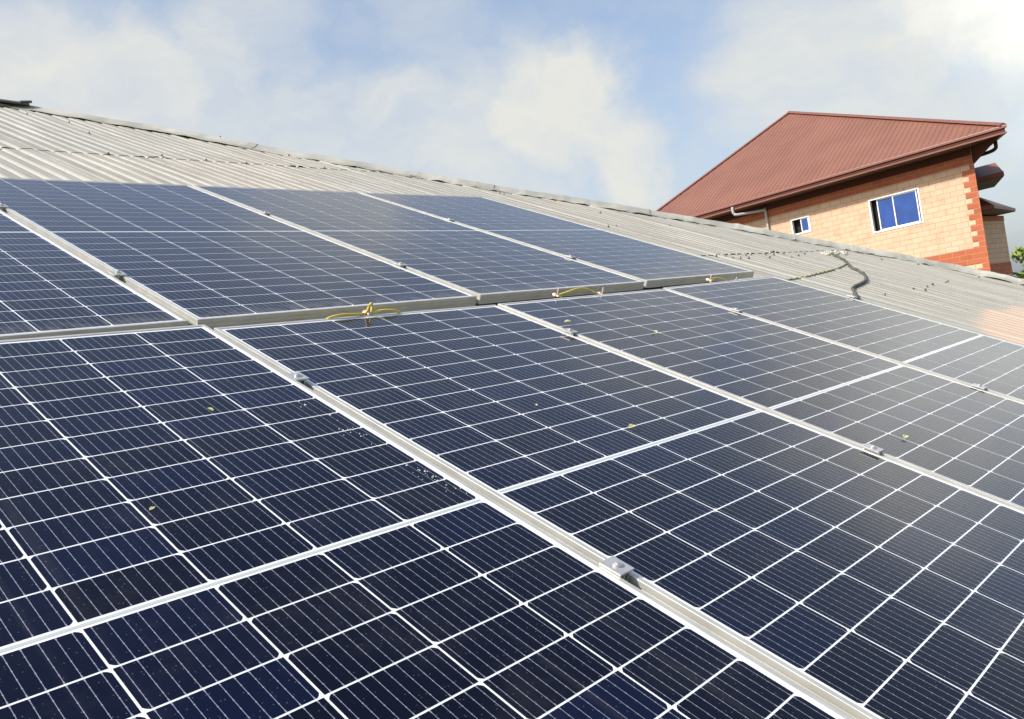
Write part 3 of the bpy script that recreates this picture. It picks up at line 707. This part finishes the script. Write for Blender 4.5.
# soffit
bm=bmesh.new(); zs_=4.27
hexa(bm,[(-1.2,-.74,zs_),(13.5,-.74,zs_),(13.5,11.5,zs_),(6.5,11.5,zs_)],[(-1.2,-.74,zs_+.02),(13.5,-.74,zs_+.02),(13.5,11.5,zs_+.02),(6.5,11.5,zs_+.02)])
hobj('soffit',bm,SOFF)
bm=bmesh.new(); w_=SD*5.0
hexa(bm,[(-1.10,-.70,4.262),(-.02,-.0,4.262),(-.02,.0,3.72)],[(-1.10+w_.x,-.70+w_.y,4.262),(-.02+w_.x,w_.y,4.262),(-.02+w_.x,w_.y,3.72)])
hobj('soffit',bm,GUT)
# down pipes
def pipe(P,r=.05,name='downpipe',m=PIPE):
    bm=bmesh.new(); tube(bm,smoothpath(P,5),r,10); return hobj(name,bm,m,smooth=True)
pipe([(8.15,-.88,4.36),(8.15,-.88,4.18),(8.13,-.86,4.10),(8.0,-.78,4.05),(7.5,-.3,4.05),(7.30,-.12,4.05),(7.30,-.07,3.98),(7.30,-.07,3.8),(7.30,-.07,0),(7.30,-.07,GB)])
pipe([(-.66,.12,4.28),(-.66,.12,4.12),(-.62,.16,4.04),(-.45,.25,4.0),(-.1,.30,3.98)],.055,'downpipe',GUT)
# side canopy roofs at the right
def canopy(c0,c1,c2,c3,top0,top1,zb,zt,name='canopy_roof'):
    bm=bmesh.new(); hexa(bm,[(*p,zb) for p in (c0,c1,c2,c3)],[(*p,zb+.02) for p in (c0,c1,c2,c3)]); hobj('soffit',bm,SOFF)
    bm=bmesh.new(); v=[bm.verts.new((*p,zt)) for p in (c0,c1,c2,c3)]; T=[bm.verts.new(top0),bm.verts.new(top1)]
    bm.faces.new((v[0],v[1],T[1],T[0])); bm.faces.new((v[1],v[2],T[1])); bm.faces.new((v[2],v[3],T[0],T[1])); bm.faces.new((v[3],v[0],T[0]))
    r=hobj(name,bm,HROOF)
    bm=bmesh.new(); 
    P=[Vector((*p,0)) for p in (c0,c1,c2,c3)]; cen=sum(P,Vector())/4
    for i in range(4):
        a=P[i]; b_=P[(i+1)%4]; o1=(a-cen).normalized()*.03; o2=(b_-cen).normalized()*.03
        hexa(bm,[(a.x,a.y,zb+.02),(b_.x,b_.y,zb+.02),(b_.x+o2.x,b_.y+o2.y,zb+.02),(a.x+o1.x,a.y+o1.y,zb+.02)],[(a.x,a.y,zt),(b_.x,b_.y,zt),(b_.x+o2.x,b_.y+o2.y,zt),(a.x+o1.x,a.y+o1.y,zt)])
    hobj('fascia',bm,HTRIM)
canopy((-.12,2.0),(1.6,2.0),(2.6,4.6),(1.1,4.6),(.45,3.1,4.0),(1.5,3.1,4.0),3.36,3.52)
canopy((.10,1.4),(1.4,1.4),(3.2,5.0),(.62,4.75),(1.0,2.4,3.02),(2.0,3.6,3.02),2.36,2.48)
# shaded side wing
bm=bmesh.new(); hexa(bm,[(1.07,2.5,GB),(3.0,4.9,GB),(3.0,4.95,GB),(1.07,4.9,GB)],[(1.07,2.5,2.32),(3.0,4.9,2.32),(3.0,4.95,2.32),(1.07,4.9,2.32)])
uvbox(bm,lambda c:(c.x+c.y,c.z)); hobj('side_wing_wall',bm,TILE)
rbox('lower_band',(1.055,2.5,.24),(1.069,4.9,.66)); rbox('top_band',(1.055,2.5,2.14),(1.069,4.9,2.32))

# ------------------------------------------------------------------ tree at the right edge
LEAFM=mat('tree_leaf',(.15,.21,.03),.6,noise_amt=.5,nscale=.8); BARK=mat('bark',(.13,.09,.06),.9,noise_amt=.3,nscale=6)
d=pixdir(1052,278); d.z=0; d.normalize(); TP=Vector((CAM.x,CAM.y,0))+d*44; TP.z=GZ
tr=thing('broadleaf_tree','small bushy green tree at the far right beyond the brick house','tree',Matrix.Translation(TP))
bm=bmesh.new(); tube(bm,smoothpath([(0,0,0),(.1,.05,1.2),(0,.1,2.4),(.15,0,3.6)],4),lambda t:.16*(1-.65*t),10)
for k in range(7):
    a=k*.9; tube(bm,smoothpath([(0.05,.05,1.8+.2*k),(.5*math.cos(a),.5*math.sin(a),2.5+.2*k),(1.1*math.cos(a),1.1*math.sin(a),3.1+.22*k)],3),lambda t:.06*(1-.7*t),6)
obj('trunk',bm,BARK,tr,smooth=True)
bm=bmesh.new()
cl=[(Vector((random.gauss(0,.75),random.gauss(0,.75),3.75+random.gauss(0,.62))),random.uniform(.3,.62)) for k in range(34)]
for c0,r0 in cl:
    for j in range(110):
        q=Vector((random.gauss(0,1),random.gauss(0,1),random.gauss(0,1))).normalized()*r0*random.uniform(.55,1.05)+c0
        nn=Vector((random.gauss(0,1),random.gauss(0,1),random.gauss(.6,1))).normalized(); a=nn.orthogonal().normalized(); b_=nn.cross(a); s=random.uniform(.06,.12)
        bm.faces.new([bm.verts.new(q+a*s*1.4),bm.verts.new(q+b_*s*.6),bm.verts.new(q-a*s*1.4),bm.verts.new(q-b_*s*.6)])
obj('crown',bm,LEAFM,tr)
